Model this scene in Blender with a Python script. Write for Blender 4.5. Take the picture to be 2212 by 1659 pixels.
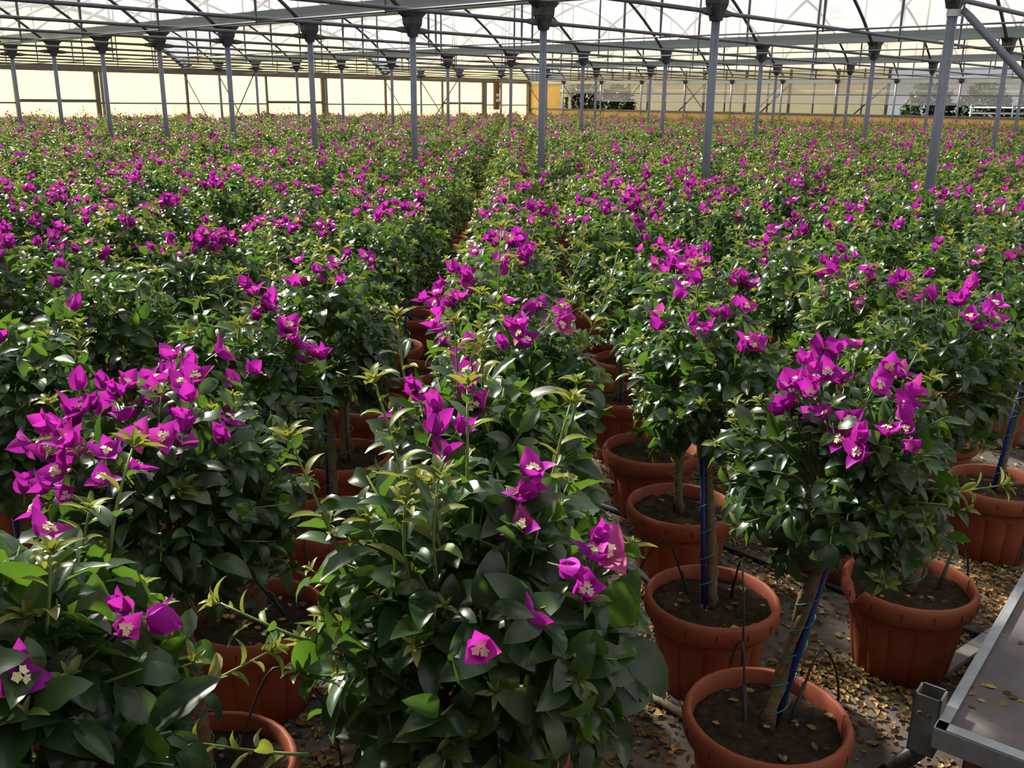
import bpy, math
import numpy as np
from mathutils import Matrix, Vector

for o in list(bpy.data.objects):
    bpy.data.objects.remove(o)
scn = bpy.context.scene
COL = scn.collection
rng = np.random.default_rng(11)
PI = math.pi

# ---------------------------------------------------------------- camera
F_PX, PITCH, ROLL, HC = 2032.6, 0.2941, 0.0114, 1.72
cd = bpy.data.cameras.new('camera')
cd.sensor_fit = 'HORIZONTAL'; cd.sensor_width = 36.0
cd.lens = F_PX / 2212 * 36.0
cd.clip_start = 0.05; cd.clip_end = 300
cam = bpy.data.objects.new('camera', cd); COL.objects.link(cam)
cam.matrix_world = (Matrix.Translation((0, 0, HC)) @ Matrix.Rotation(PI / 2 - PITCH, 4, 'X')
                    @ Matrix.Rotation(ROLL, 4, 'Z'))
scn.camera = cam

# ---------------------------------------------------------------- sky, sun, exposure
world = bpy.data.worlds.new('hazy_sky'); scn.world = world
world.use_nodes = True
bg = world.node_tree.nodes['Background']
bg.inputs['Color'].default_value = (0.88, 0.935, 1.0, 1)
bg.inputs['Strength'].default_value = 0.52
SUN_AZ = Vector((-0.70, 0.71, 0)).normalized()      # horizontally towards the sun: left and ahead
SUN_EL = math.radians(38)
sl = bpy.data.lights.new('sun', 'SUN'); sl.energy = 14.5; sl.angle = math.radians(4.0)
sl.color = (1.0, 0.93, 0.80)
sun = bpy.data.objects.new('sun', sl); COL.objects.link(sun)
to_sun = SUN_AZ * math.cos(SUN_EL) + Vector((0, 0, math.sin(SUN_EL)))
sun.rotation_euler = to_sun.to_track_quat('Z', 'Y').to_euler()
sun.location = (-8, 6, 12)
vs = scn.view_settings
vs.view_transform = 'Standard'; vs.look = 'None'; vs.gamma = 1.0; vs.exposure = -0.12
vs.use_curve_mapping = False
scn.cycles.max_bounces = 5; scn.cycles.diffuse_bounces = 2; scn.cycles.glossy_bounces = 2; scn.cycles.transmission_bounces = 3
scn.cycles.transparent_max_bounces = 8
scn.cycles.caustics_reflective = False; scn.cycles.caustics_refractive = False

# ---------------------------------------------------------------- frame of the greenhouse
AL = 0.7494
UD = np.array([-math.cos(AL), math.sin(AL), 0.0])    # along the gutters, towards the gable wall
VD = np.array([math.sin(AL), math.cos(AL), 0.0])     # across the spans, towards the far side wall
ROW0, SPAN, BAY, PH = 7.610, 8.046, 2.0, 2.702
U_END = PH + BAY * 13
V_END = ROW0 + 3 * SPAN
ZT, ZG0, ZG1 = 2.46, 2.65, 2.80                       # tie bars, gutter bottom and top
def W3(u, v, z):
    return UD * u + VD * v + np.array([0, 0, z])
FRAME_M = Matrix(((UD[0], VD[0], 0, 0), (UD[1], VD[1], 0, 0), (0, 0, 1, 0), (0, 0, 0, 1)))
def row_v(r): return ROW0 + SPAN * r
def col_u(k): return PH + BAY * k

def ray(px, py):
    X, Y = px - 1106, py - 829.5
    c, s = math.cos(-ROLL), math.sin(-ROLL)
    X, Y = (c * X - s * Y) / F_PX, (s * X + c * Y) / F_PX
    c, s = math.cos(PITCH), math.sin(PITCH)
    return np.array([X, c - Y * s, -s - Y * c])
def at(px, py, z):
    d = ray(px, py); t = (z - HC) / d[2]
    return np.array([d[0] * t, d[1] * t, z])
def project(P):
    x, y, z = P[0], P[1], P[2] - HC
    c, s = math.cos(PITCH), math.sin(PITCH)
    zc = y * c - z * s
    if zc < 0.05: return None
    X, Y = F_PX * x / zc, -F_PX * (y * s + z * c) / zc
    c, s = math.cos(ROLL), math.sin(ROLL)
    return 1106 + c * X - s * Y, 829.5 + s * X + c * Y, zc

# ---------------------------------------------------------------- materials
MATS = {}
def new_mat(name):
    m = bpy.data.materials.new(name); m.use_nodes = True
    nt = m.node_tree; nt.nodes.clear()
    out = nt.nodes.new('ShaderNodeOutputMaterial')
    MATS[name] = m
    return m, nt, out
def nd(nt, kind, **kw):
    n = nt.nodes.new(kind)
    for k, v in kw.items():
        if k in n.inputs: n.inputs[k].default_value = v
        else: setattr(n, k, v)
    return n
def ramp(nt, fac, stops):
    r = nt.nodes.new('ShaderNodeValToRGB')
    el = r.color_ramp.elements
    while len(el) < len(stops): el.new(0.5)
    for e, (p, c) in zip(el, stops):
        e.position = p; e.color = (*c, 1)
    nt.links.new(fac, r.inputs['Fac'])
    return r.outputs['Color']
def noise_fac(nt, scale, detail=4, rough=0.55, coord='Object'):
    tc = nt.nodes.new('ShaderNodeTexCoord')
    n = nd(nt, 'ShaderNodeTexNoise', Scale=scale, Detail=detail, Roughness=rough)
    nt.links.new(tc.outputs[coord], n.inputs['Vector'])
    return n.outputs['Fac']
def bump(nt, fac, strength, dist):
    b = nd(nt, 'ShaderNodeBump', Strength=strength, Distance=dist)
    nt.links.new(fac, b.inputs['Height'])
    return b.outputs['Normal']

def simple(name, stops, scale=20, rough=0.6, metal=0.0, bump_s=0.0, bump_d=0.01, spec=0.5, detail=5):
    m, nt, out = new_mat(name)
    f = noise_fac(nt, scale, detail)
    p = nd(nt, 'ShaderNodeBsdfPrincipled', Roughness=rough, Metallic=metal)
    p.inputs['Specular IOR Level'].default_value = spec
    nt.links.new(ramp(nt, f, stops), p.inputs['Base Color'])
    if bump_s: nt.links.new(bump(nt, f, bump_s, bump_d), p.inputs['Normal'])
    nt.links.new(p.outputs[0], out.inputs[0])
    return m

def island_random(nt):
    """one random number per leaf, whether it is an object or an island of a joined mesh"""
    oi = nt.nodes.new('ShaderNodeObjectInfo'); ge = nt.nodes.new('ShaderNodeNewGeometry')
    a = nd(nt, 'ShaderNodeMath', operation='ADD')
    nt.links.new(oi.outputs['Random'], a.inputs[0]); nt.links.new(ge.outputs['Random Per Island'], a.inputs[1])
    fr = nd(nt, 'ShaderNodeMath', operation='FRACT'); nt.links.new(a.outputs[0], fr.inputs[0])
    return fr.outputs[0]

def leafy(name, stops, trans, tfac, rough, spec=0.5, vein=0.0):
    m, nt, out = new_mat(name)
    col = ramp(nt, island_random(nt), stops)
    p = nd(nt, 'ShaderNodeBsdfPrincipled', Roughness=rough)
    p.inputs['Specular IOR Level'].default_value = spec
    nt.links.new(col, p.inputs['Base Color'])
    if vein:
        f = noise_fac(nt, 160, 3)
        nt.links.new(bump(nt, f, vein, 0.002), p.inputs['Normal'])
    t = nd(nt, 'ShaderNodeBsdfTranslucent')
    mx = nd(nt, 'ShaderNodeMixRGB', blend_type='MIX', Fac=0.75)
    nt.links.new(col, mx.inputs[1]); mx.inputs[2].default_value = (*trans, 1)
    nt.links.new(mx.outputs[0], t.inputs['Color'])
    ms = nd(nt, 'ShaderNodeMixShader', Fac=tfac)
    nt.links.new(p.outputs[0], ms.inputs[1]); nt.links.new(t.outputs[0], ms.inputs[2])
    nt.links.new(ms.outputs[0], out.inputs[0])
    return m

leafy('leaf', [(0.0, (0.018, 0.042, 0.022)), (0.45, (0.026, 0.062, 0.026)), (0.8, (0.042, 0.092, 0.030)), (1.0, (0.075, 0.135, 0.040))],
      (0.20, 0.42, 0.03), 0.27, 0.33, 0.6)
leafy('young_leaf', [(0.0, (0.10, 0.17, 0.035)), (0.5, (0.17, 0.22, 0.045)), (1.0, (0.27, 0.24, 0.075))],
      (0.40, 0.44, 0.05), 0.34, 0.42, 0.45)
leafy('bract', [(0.0, (0.34, 0.012, 0.36)), (0.6, (0.48, 0.022, 0.46)), (0.88, (0.56, 0.04, 0.40)), (1.0, (0.58, 0.12, 0.28))],
      (0.74, 0.04, 0.62), 0.36, 0.55, 0.25)
leafy('bloom', [(0.0, (0.85, 0.80, 0.45)), (1.0, (0.90, 0.86, 0.62))], (0.9, 0.85, 0.5), 0.2, 0.6, 0.2)
leafy('dry_bract', [(0.0, (0.09, 0.052, 0.026)), (0.4, (0.20, 0.12, 0.052)), (0.75, (0.36, 0.235, 0.09)), (1.0, (0.55, 0.40, 0.17))],
      (0.5, 0.33, 0.12), 0.15, 0.8, 0.15)
leafy('far_tree_leaf', [(0, (0.012, 0.026, 0.012)), (1, (0.035, 0.06, 0.022))], (0.08, 0.16, 0.03), 0.15, 0.5)
simple('stem', [(0, (0.13, 0.20, 0.06)), (1, (0.22, 0.30, 0.09))], 30, 0.55)
simple('bark', [(0.2, (0.10, 0.07, 0.045)), (0.7, (0.27, 0.19, 0.12))], 60, 0.9, bump_s=0.6, bump_d=0.01, spec=0.2)
simple('terracotta', [(0.25, (0.25, 0.056, 0.028)), (0.55, (0.30, 0.074, 0.038)), (0.85, (0.35, 0.100, 0.055))], 7, 0.62, spec=0.35)
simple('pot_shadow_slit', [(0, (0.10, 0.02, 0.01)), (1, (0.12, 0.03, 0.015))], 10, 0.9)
simple('soil', [(0.25, (0.018, 0.011, 0.008)), (0.6, (0.050, 0.032, 0.022)), (0.85, (0.11, 0.075, 0.05))], 45, 0.95, bump_s=1.0, bump_d=0.02, spec=0.1, detail=8)
simple('galvanised', [(0.2, (0.16, 0.18, 0.235)), (0.8, (0.24, 0.265, 0.335))], 14, 0.5, 0.3)
simple('steel_tube', [(0.2, (0.085, 0.085, 0.11)), (0.8, (0.14, 0.14, 0.17))], 14, 0.5, 0.3)
simple('dark_steel', [(0.2, (0.05, 0.048, 0.06)), (0.8, (0.09, 0.085, 0.10))], 14, 0.6, 0.3)
simple('gutter_steel', [(0.2, (0.50, 0.57, 0.66)), (0.8, (0.60, 0.67, 0.76))], 3, 0.5, 0.25)
simple('brown_frame', [(0.2, (0.13, 0.10, 0.08)), (0.8, (0.20, 0.16, 0.13))], 8, 0.7)
simple('white_clamp', [(0, (0.62, 0.62, 0.62)), (1, (0.72, 0.72, 0.72))], 8, 0.5)
simple('black_plastic', [(0, (0.012, 0.012, 0.014)), (1, (0.025, 0.025, 0.028))], 20, 0.45)
simple('blue_plastic', [(0, (0.012, 0.035, 0.20)), (1, (0.02, 0.05, 0.28))], 20, 0.45)
simple('grey_stake', [(0, (0.20, 0.25, 0.25)), (1, (0.28, 0.33, 0.33))], 20, 0.55)
simple('green_twine', [(0, (0.02, 0.30, 0.22)), (1, (0.04, 0.38, 0.28))], 30, 0.5)
simple('dry_wood', [(0.2, (0.20, 0.15, 0.10)), (0.8, (0.36, 0.29, 0.21))], 25, 0.85, bump_s=0.3)
simple('grey_plank', [(0.2, (0.23, 0.22, 0.21)), (0.8, (0.33, 0.32, 0.31))], 25, 0.85)
simple('trolley_steel', [(0.2, (0.28, 0.30, 0.33)), (0.8, (0.42, 0.44, 0.48))], 40, 0.45, 0.55)
simple('trolley_post', [(0.2, (0.13, 0.13, 0.13)), (0.8, (0.21, 0.21, 0.21))], 40, 0.6, 0.4)
simple('trolley_board', [(0.2, (0.085, 0.07, 0.075)), (0.55, (0.13, 0.11, 0.115)), (0.8, (0.22, 0.19, 0.19))], 6, 0.75, detail=8)
simple('caster_tyre', [(0, (0.16, 0.06, 0.03)), (1, (0.24, 0.09, 0.045))], 10, 0.6)
simple('rust_brown', [(0.2, (0.12, 0.05, 0.03)), (0.8, (0.20, 0.09, 0.05))], 10, 0.8)
simple('label_white', [(0, (0.7, 0.66, 0.58)), (1, (0.78, 0.74, 0.66))], 10, 0.6)
simple('blocker_dark', [(0.2, (0.10, 0.095, 0.09)), (0.8, (0.15, 0.145, 0.135))], 3, 0.9)  # dark finish of the added walls that hold back sky fill
simple('ochre_panel', [(0.2, (0.78, 0.54, 0.20)), (0.8, (0.88, 0.64, 0.28))], 3, 0.6)

# ground: worn grey-brown weed mat with damp stains
m, nt, out = new_mat('ground_mat')
f1 = noise_fac(nt, 2.6, 8, 0.62); f2 = noise_fac(nt, 38, 5, 0.6)
c1 = ramp(nt, f1, [(0.32, (0.045, 0.042, 0.044)), (0.48, (0.110, 0.096, 0.088)), (0.62, (0.180, 0.155, 0.136)), (0.8, (0.24, 0.212, 0.190))])
c2 = ramp(nt, f2, [(0.3, (0.62, 0.60, 0.58)), (0.7, (1.0, 1.0, 1.0))])
mx = nd(nt, 'ShaderNodeMixRGB', blend_type='MULTIPLY', Fac=0.8)
nt.links.new(c1, mx.inputs[1]); nt.links.new(c2, mx.inputs[2])
p = nd(nt, 'ShaderNodeBsdfPrincipled', Roughness=0.85)
p.inputs['Specular IOR Level'].default_value = 0.25
nt.links.new(mx.outputs[0], p.inputs['Base Color']); nt.links.new(bump(nt, f2, 0.5, 0.006), p.inputs['Normal'])
nt.links.new(p.outputs[0], out.inputs[0])

def film(name, tint, clear, cloud=0.06):
    m, nt, out = new_mat(name)
    tr = nd(nt, 'ShaderNodeBsdfTransparent', Color=(*tint, 1))
    tl = nd(nt, 'ShaderNodeBsdfTranslucent', Color=(*tint, 1))
    gl = nd(nt, 'ShaderNodeBsdfDiffuse', Color=(*[0.8 * t for t in tint], 1))
    m1 = nd(nt, 'ShaderNodeMixShader', Fac=0.18)
    nt.links.new(tl.outputs[0], m1.inputs[1]); nt.links.new(gl.outputs[0], m1.inputs[2])
    f = noise_fac(nt, 1.6, 1, 0.6)
    mr = nd(nt, 'ShaderNodeMapRange')
    mr.inputs['From Min'].default_value = 0.3; mr.inputs['From Max'].default_value = 0.7
    mr.inputs['To Min'].default_value = clear + cloud; mr.inputs['To Max'].default_value = clear - cloud
    nt.links.new(f, mr.inputs['Value'])
    ms = nd(nt, 'ShaderNodeMixShader')
    nt.links.new(mr.outputs[0], ms.inputs['Fac'])
    nt.links.new(m1.outputs[0], ms.inputs[1]); nt.links.new(tr.outputs[0], ms.inputs[2])
    nt.links.new(ms.outputs[0], out.inputs[0])
film('roof_film', (0.97, 0.97, 0.985), 0.76)
film('cream_film', (0.93, 0.86, 0.70), 0.55)
film('curtain_film', (0.92, 0.88, 0.80), 0.45)
film('thin_curtain_film', (0.94, 0.93, 0.92), 0.62)
film('neighbour_sheet', (0.99, 0.88, 0.56), 0.62, 0.05)
film('yellow_sheet', (0.97, 0.80, 0.40), 0.20, 0.05)
film('yellow_gable', (0.96, 0.74, 0.32), 0.20, 0.05)

# ---------------------------------------------------------------- mesh helpers
def mesh_from(name, verts, faces, mat, smooth=False, mat_idx=None):
    me = bpy.data.meshes.new(name)
    me.from_pydata([tuple(v) for v in verts], [], faces)
    for mm in (mat if isinstance(mat, (list, tuple)) else [mat]):
        me.materials.append(MATS[mm])
    if mat_idx is not None: me.polygons.foreach_set('material_index', mat_idx)
    if smooth: me.polygons.foreach_set('use_smooth', [True] * len(me.polygons))
    me.update()
    return me
class MB:
    def __init__(self): self.v = []; self.f = []; self.mi = []; self.n = 0
    def add(self, v, f, mi=0):
        v = np.asarray(v, float).reshape(-1, 3)
        self.v.append(v)
        self.f += [tuple(i + self.n for i in q) for q in f]; self.mi += [mi] * len(f)
        self.n += len(v); return self
    def box(self, c, s, ax=None, mi=0):
        """box at centre c with full sizes s along the rows of ax"""
        ax = np.eye(3) if ax is None else np.asarray(ax, float)
        c = np.asarray(c, float); h = np.asarray(s, float) / 2
        v = [c + ax[0] * h[0] * a + ax[1] * h[1] * b + ax[2] * h[2] * d
             for a in (-1, 1) for b in (-1, 1) for d in (-1, 1)]
        return self.add(v, [(0, 1, 3, 2), (4, 6, 7, 5), (0, 4, 5, 1), (2, 3, 7, 6), (0, 2, 6, 4), (1, 5, 7, 3)], mi)
    def tube(self, pts, r, n=6, cap=True, mi=0):
        pts = np.asarray(pts, float); k = len(pts)
        r = np.full(k, r, float) if np.isscalar(r) else np.asarray(r, float)
        tan = np.gradient(pts, axis=0); tan /= np.linalg.norm(tan, axis=1)[:, None] + 1e-12
        ref = np.array([0, 0, 1.0]) if abs(tan[0][2]) < 0.9 else np.array([1.0, 0, 0])
        a = np.cross(tan[0], ref); a /= np.linalg.norm(a)
        ang = np.arange(n) * 2 * PI / n
        vs_ = []
        for i in range(k):
            a = a - tan[i] * (a @ tan[i]); a /= np.linalg.norm(a)
            b = np.cross(tan[i], a)
            vs_.append(pts[i] + r[i] * (np.outer(np.cos(ang), a) + np.outer(np.sin(ang), b)))
        f = []
        for i in range(k - 1):
            for j in range(n):
                j2 = (j + 1) % n
                f.append((i * n + j, i * n + j2, (i + 1) * n + j2, (i + 1) * n + j))
        if cap:
            f.append(tuple(range(n))[::-1]); f.append(tuple((k - 1) * n + j for j in range(n)))
        return self.add(np.vstack(vs_), f, mi)
    def mesh(self, name, mat, smooth=False):
        return mesh_from(name, np.vstack(self.v), self.f, mat, smooth, self.mi if isinstance(mat, (list, tuple)) else None)

def link(name, me, parent=None, M=None):
    o = bpy.data.objects.new(name, me); COL.objects.link(o)
    if parent is not None: o.parent = parent
    if M is not None: o.matrix_basis = M if isinstance(M, Matrix) else Matrix(M.tolist())
    return o
def tag(o, label=None, cat=None, group=None, kind=None):
    if label: o['label'] = label
    if cat: o['category'] = cat
    if group: o['group'] = group
    if kind: o['kind'] = kind
    return o
def empty(name, loc=(0, 0, 0)):
    o = bpy.data.objects.new(name, None); COL.objects.link(o); o.location = loc
    o.empty_display_size = 0.1
    return o
def loft(rings):
    """closed rings of equal length -> verts, faces with caps"""
    n = len(rings[0]); v = np.vstack(rings); f = []
    for i in range(len(rings) - 1):
        for j in range(n):
            j2 = (j + 1) % n
            f.append((i * n + j, i * n + j2, (i + 1) * n + j2, (i + 1) * n + j))
    f.append(tuple(range(n))[::-1]); f.append(tuple((len(rings) - 1) * n + j for j in range(n)))
    return v, f
AXF = np.array([UD, VD, [0, 0, 1.0]])                # box axes in the greenhouse frame

# ================================================================ SETTING
me = mesh_from('floor', [(-45, -8, 0), (45, -8, 0), (45, 70, 0), (-45, 70, 0)], [(0, 1, 2, 3)], 'ground_mat')
tag(link('floor', me), 'grey-brown worn ground mat with damp stains under the pots', kind='structure')

# ---- roof film, one arched sheet over each span
RISE = 1.55
def arch_z(d):
    """height of the bow at distance d from a gutter line"""
    c = SPAN / 2; R = (c * c + RISE * RISE) / (2 * RISE)
    return 2.52 + math.sqrt(max(R * R - (c - d) ** 2, 0)) - (R - RISE)
U0 = -7.0
for s in range(-1, 3):
    v0 = row_v(s); ds = np.linspace(0.14, SPAN - 0.14, 25)
    us = np.linspace(U0, U_END, 19)
    V, Fc = [], []
    for i, u in enumerate(us):
        for d in ds: V.append(W3(u, v0 + d, arch_z(d) + 0.05 + 0.115 * max(0.0, 1 - (min(d, SPAN - d) - 0.14) / 1.2)))
    for i in range(len(us) - 1):
        for j in range(len(ds) - 1):
            a = i * len(ds) + j
            Fc.append((a, a + 1, a + len(ds) + 1, a + len(ds)))
    me = mesh_from('roof_film', V, Fc, 'cream_film' if s == 2 else 'roof_film', True)
    tag(link('ceiling', me), 'cream tinted plastic film vault over the span by the far side wall' if s == 2 else
        'white hazy plastic film vault of the greenhouse roof', kind='structure')

# ---- unseen dark walls, added behind and beside the camera to block sky fill
for nm, c_, s_, lab in (('wall_back_blocker', W3(8.0, -1.5, 2.3), (31, 0.2, 4.6), 'plain dark unseen wall behind the front span, added to block sky light'),
                        ('wall_front_blocker', W3(-7.4, 10, 2.3), (0.2, 23.2, 4.6), 'plain dark unseen end wall opposite the gable, added to block sky light')):
    tag(link(nm, MB().box(c_, s_, AXF).mesh(nm, 'blocker_dark')), lab, kind='structure')
# ---- gutters
for r in range(-1, 3):
    prof = [(-0.07, ZG0), (0.07, ZG0), (0.10, ZG0 + 0.07), (0.15, ZG1), (0.135, ZG1), (0.085, ZG0 + 0.08), (0.055, ZG0 + 0.02),
            (-0.055, ZG0 + 0.02), (-0.085, ZG0 + 0.08), (-0.135, ZG1), (-0.15, ZG1), (-0.10, ZG0 + 0.07)]
    rings = [np.array([W3(u, row_v(r) + a, z) for a, z in prof]) for u in (U0, U_END - 0.1)]
    me = mesh_from('gutter', *loft(rings), 'gutter_steel')
    lab = {-1: 'galvanised roof gutter passing overhead beside the trolley', 0: 'wide galvanised roof gutter on the columns closest to the trolley',
           1: 'galvanised roof gutter along the middle column row', 2: 'galvanised roof gutter between the middle columns and the far side wall'}[r]
    tag(link('roof_gutter', me), lab, 'gutter')
me = MB().box(W3((U0 + U_END) / 2 - 0.1, V_END - 0.03, 2.42), (U_END - U0 - 0.3, 0.08, 0.15), AXF).mesh('edge_gutter', 'gutter_steel')
tag(link('edge_gutter', me), 'pale grey gutter beam along the top of the far side wall', 'gutter')

# ---- columns
cyl = MB().tube([(0, 0, 0), (0, 0, 1.2), (0, 0, 2.44)], 0.037, 14).mesh('post', 'galvanised', True)
cyl_thin = MB().tube([(0, 0, 0), (0, 0, 1.2), (0, 0, 2.36)], 0.030, 10).mesh('post', 'galvanised', True)
def oct_ring(z, a, b, c=0.35):
    """eight-sided ring, half sizes a along u and b along v"""
    P = [(a, -b * (1 - c)), (a, b * (1 - c)), (a * (1 - c), b), (-a * (1 - c), b), (-a, b * (1 - c)), (-a, -b * (1 - c)), (-a * (1 - c), -b), (a * (1 - c), -b)]
    return np.array([UD * p[0] + VD * p[1] + np.array([0, 0, z]) for p in P])
bracket = mesh_from('bracket', *loft([oct_ring(2.39, .046, .046), oct_ring(2.47, .060, .075), oct_ring(2.53, .075, .105), oct_ring(2.60, .078, .110), oct_ring(2.652, .085, .165, .2)]), 'dark_steel')
bolt_me = MB().tube([(0, 0, -0.008), (0, 0, 0.008)], 0.012, 6).mesh('bolt', 'steel_tube')
brk_small = mesh_from('bracket', *loft([oct_ring(2.33, .034, .034), oct_ring(2.38, .07, .06), oct_ring(2.46, .08, .07)]), 'dark_steel')
gl = {0: 'columns under the gutter closest to the trolley', 1: 'columns under the middle gutter', 2: 'columns under the gutter before the far side wall', 3: 'columns along the far side wall'}
ll = {0: 'galvanised round column with dark gusset under the gutter closest to the trolley', 1: 'galvanised round column with dark gusset under the middle gutter',
      2: 'slim grey column with dark gusset under the gutter before the far side wall', 3: 'thin grey post with small dark bracket along the far side wall'}
ORD = ['first', 'second', 'third', 'fourth', 'fifth', 'sixth', 'seventh', 'eighth', 'ninth', 'tenth', 'eleventh', 'twelfth', 'thirteenth', 'fourteenth', 'fifteenth', 'sixteenth']
COLUMNS = []
for r, ks in ((0, range(-1, 10)), (1, range(0, 13)), (2, range(2, 13)), (3, range(3, 13))):
    for k in ks:
        P = W3(col_u(k), row_v(r) - (0.10 if r == 3 else 0), 0)
        COLUMNS.append(P)
        o = empty('greenhouse_column', P)
        lab, g = ll[r], gl[r]
        if r == 0 and k == 0: lab, g = 'galvanised round column carrying a white clamp and a diagonal brace pipe', None
        elif r == 0 and k > 0: lab = ORD[k - 1] + ' galvanised round column counted from the clamped one under the same gutter'
        elif r > 0: lab = ORD[12 - k] + ' ' + {1: 'galvanised column from the yellow gable wall under the middle gutter', 2: 'slim grey column from the yellow gable wall under the farthest inner gutter', 3: 'thin grey post from the yellow gable wall along the far side wall'}[r]
        tag(o, lab, 'column', g)
        link('post', cyl_thin if r == 3 else cyl, o)
        link('bracket', brk_small if r == 3 else bracket, o)
        if r < 2:
            for a in (-1, 1):
                b = link('bolt', bolt_me, o); b.location = tuple(UD * 0.078 * 0 + VD * a * 0.085 + np.array([0, 0, 2.50]))
                b.rotation_euler = Vector(VD * a).to_track_quat('Z', 'Y').to_euler()
        if r == 0 and k == 0:
            c = MB().tube([(0, 0, 2.335), (0, 0, 2.385)], 0.044, 14).box(VD * 0 - UD * 0.065 + np.array([0, 0, 2.36]), (0.06, 0.012, 0.05), AXF)
            link('clamp', c.mesh('clamp', 'white_clamp'), o)
            b = link('bolt', bolt_me, o); b.location = tuple(-UD * 0.07 - VD * 0.012 + np.array([0, 0, 2.36]))
            b.rotation_euler = Vector(-VD).to_track_quat('Z', 'Y').to_euler()
            a0, a1 = -UD * 0.07 + np.array([0, 0, 2.38]), -UD * 1.95 + np.array([0, 0, 0.55])
            link('brace', MB().tube([a0, a0 * .97 + a1 * .03, a0 * .9 + a1 * .1, a1], [0.022, 0.028, 0.027, 0.027], 10).mesh('brace', 'galvanised', True), o)

# wind braces at the gable end of each column row
brace_sets = [(1, 13, 12), (1, 12, 11), (1, 11, 12), (2, 13, 12), (2, 12, 11), (2, 11, 12), (3, 13, 12), (3, 12, 11), (3, 11, 12), (3, 10, 11), (3, 9, 8), (3, 7, 8)]
for bi, (r, k0, k1) in enumerate(brace_sets):
    dv = -0.05 if r < 3 else -0.16
    me = MB().tube([W3(col_u(k0), row_v(r) + dv, 2.36), W3(col_u(k1), row_v(r) + dv, 0.25)], 0.017, 6).mesh('brace', 'steel_tube')
    where = {1: 'in the middle column row by the yellow gable wall', 2: 'in the row before the side wall', 3: 'along the far side wall'}[r]
    tag(link('diagonal_brace', me), ORD[bi % 3 if r < 3 else bi - 6] + ' thin diagonal steel brace from the gable ' + where.replace(' by the yellow gable wall', ''), 'brace', 'diagonal braces ' + where)

# ---- arches: bow, tie bar with flattened ends, three hangers
def arch_parts(s):
    v0 = 0.0
    bow = MB().tube([VD * d + np.array([0, 0, arch_z(d)]) for d in np.linspace(0.02, SPAN - 0.02, 33)], 0.024, 8).mesh('bow', 'dark_steel', True)
    ds = [0.05, 0.16, 0.26, SPAN / 2, SPAN - 0.26, SPAN - 0.16, SPAN - 0.05]
    rings = []
    for d, (hu, hz) in zip(ds, [(.008, .034), (.008, .034), (.019, .019), (.019, .019), (.019, .019), (.008, .034), (.008, .034)]):
        rings.append(np.array([VD * d + UD * hu * math.cos(t) + np.array([0, 0, ZT + hz * math.sin(t)]) for t in np.arange(8) * PI / 4]))
    tie = mesh_from('tie_bar', *loft(rings), 'steel_tube', True)
    hang = []
    for fr in (0.255, 0.5, 0.745):
        d = SPAN * fr
        hang.append(MB().tube([VD * d + np.array([0, 0, ZT - 0.05]), VD * d + np.array([0, 0, ZT + 0.02]), VD * d + np.array([0, 0, ZT + 0.3]), VD * d + np.array([0, 0, arch_z(d)])],
                              [0.008, 0.012, 0.018, 0.018], 7).mesh('hanger', 'steel_tube', True))
    return bow, tie, hang
bow, tie, hang = arch_parts(0)
span_txt = {-1: 'over the front span', 0: 'over the second span', 1: 'over the third span', 2: 'over the last span'}
for s in range(-1, 3):
    for k in range(0, 13):
        o = empty('roof_arch', W3(col_u(k), row_v(s), 0))
        tag(o, ORD[12 - k] + ' dark steel roof arch from the yellow gable wall ' + span_txt[s], 'arch', 'roof arches ' + span_txt[s])
        link('bow', bow, o); link('tie_bar', tie, o)
        for h in hang: link('hanger', h, o)
for s in range(-1, 3):
    for fr in (0.255, 0.745):
        v = row_v(s) + SPAN * fr
        me = MB().tube([W3(U0, v, ZT - 0.035), W3(U_END - 0.1, v, ZT - 0.035)], 0.010, 6).mesh('rod', 'steel_tube')
        tag(link('long_rod', me), 'thin steel rod joining the hangers ' + span_txt[s] + (' on its trolley side' if fr < .5 else ' on its far side'), 'rod', 'long rods ' + span_txt[s])

# ---- gable wall
wl = tag(empty('wall_left'), 'backlit yellow corrugated gable wall with steel frame', kind='structure')
def corrugated(u_or_v, a0, a1, z0, z1, axis, top=None, pitch=0.09, amp=0.012):
    """sheet with vertical waves; axis 'v' lies in the gable plane, 'u' in the side wall plane"""
    n = max(4, int((a1 - a0) / pitch) * 4)
    V = []
    for i in range(n + 1):
        a = a0 + (a1 - a0) * i / n; w = amp * math.sin(2 * PI * (a - a0) / pitch)
        zt = z1 if top is None else top(a)
        for z in (z0, zt):
            V.append(W3(u_or_v + w, a, z) if axis == 'v' else W3(a, u_or_v + w, z))
    return V, [(2 * i, 2 * i + 2, 2 * i + 3, 2 * i + 1) for i in range(n)]
GU = U_END + 0.06
edges = []
for s in range(-1, 3):
    b = row_v(s); edges += [b, b + 2.9, b + 5.2]
edges.append(V_END)
for a0, a1 in zip(edges[:-1], edges[1:]):
    V, Fc = corrugated(GU, a0, a1, 0.0, 2.44, 'v')
    link('sheet', mesh_from('sheet', V, Fc, 'yellow_sheet', True), wl)
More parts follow.
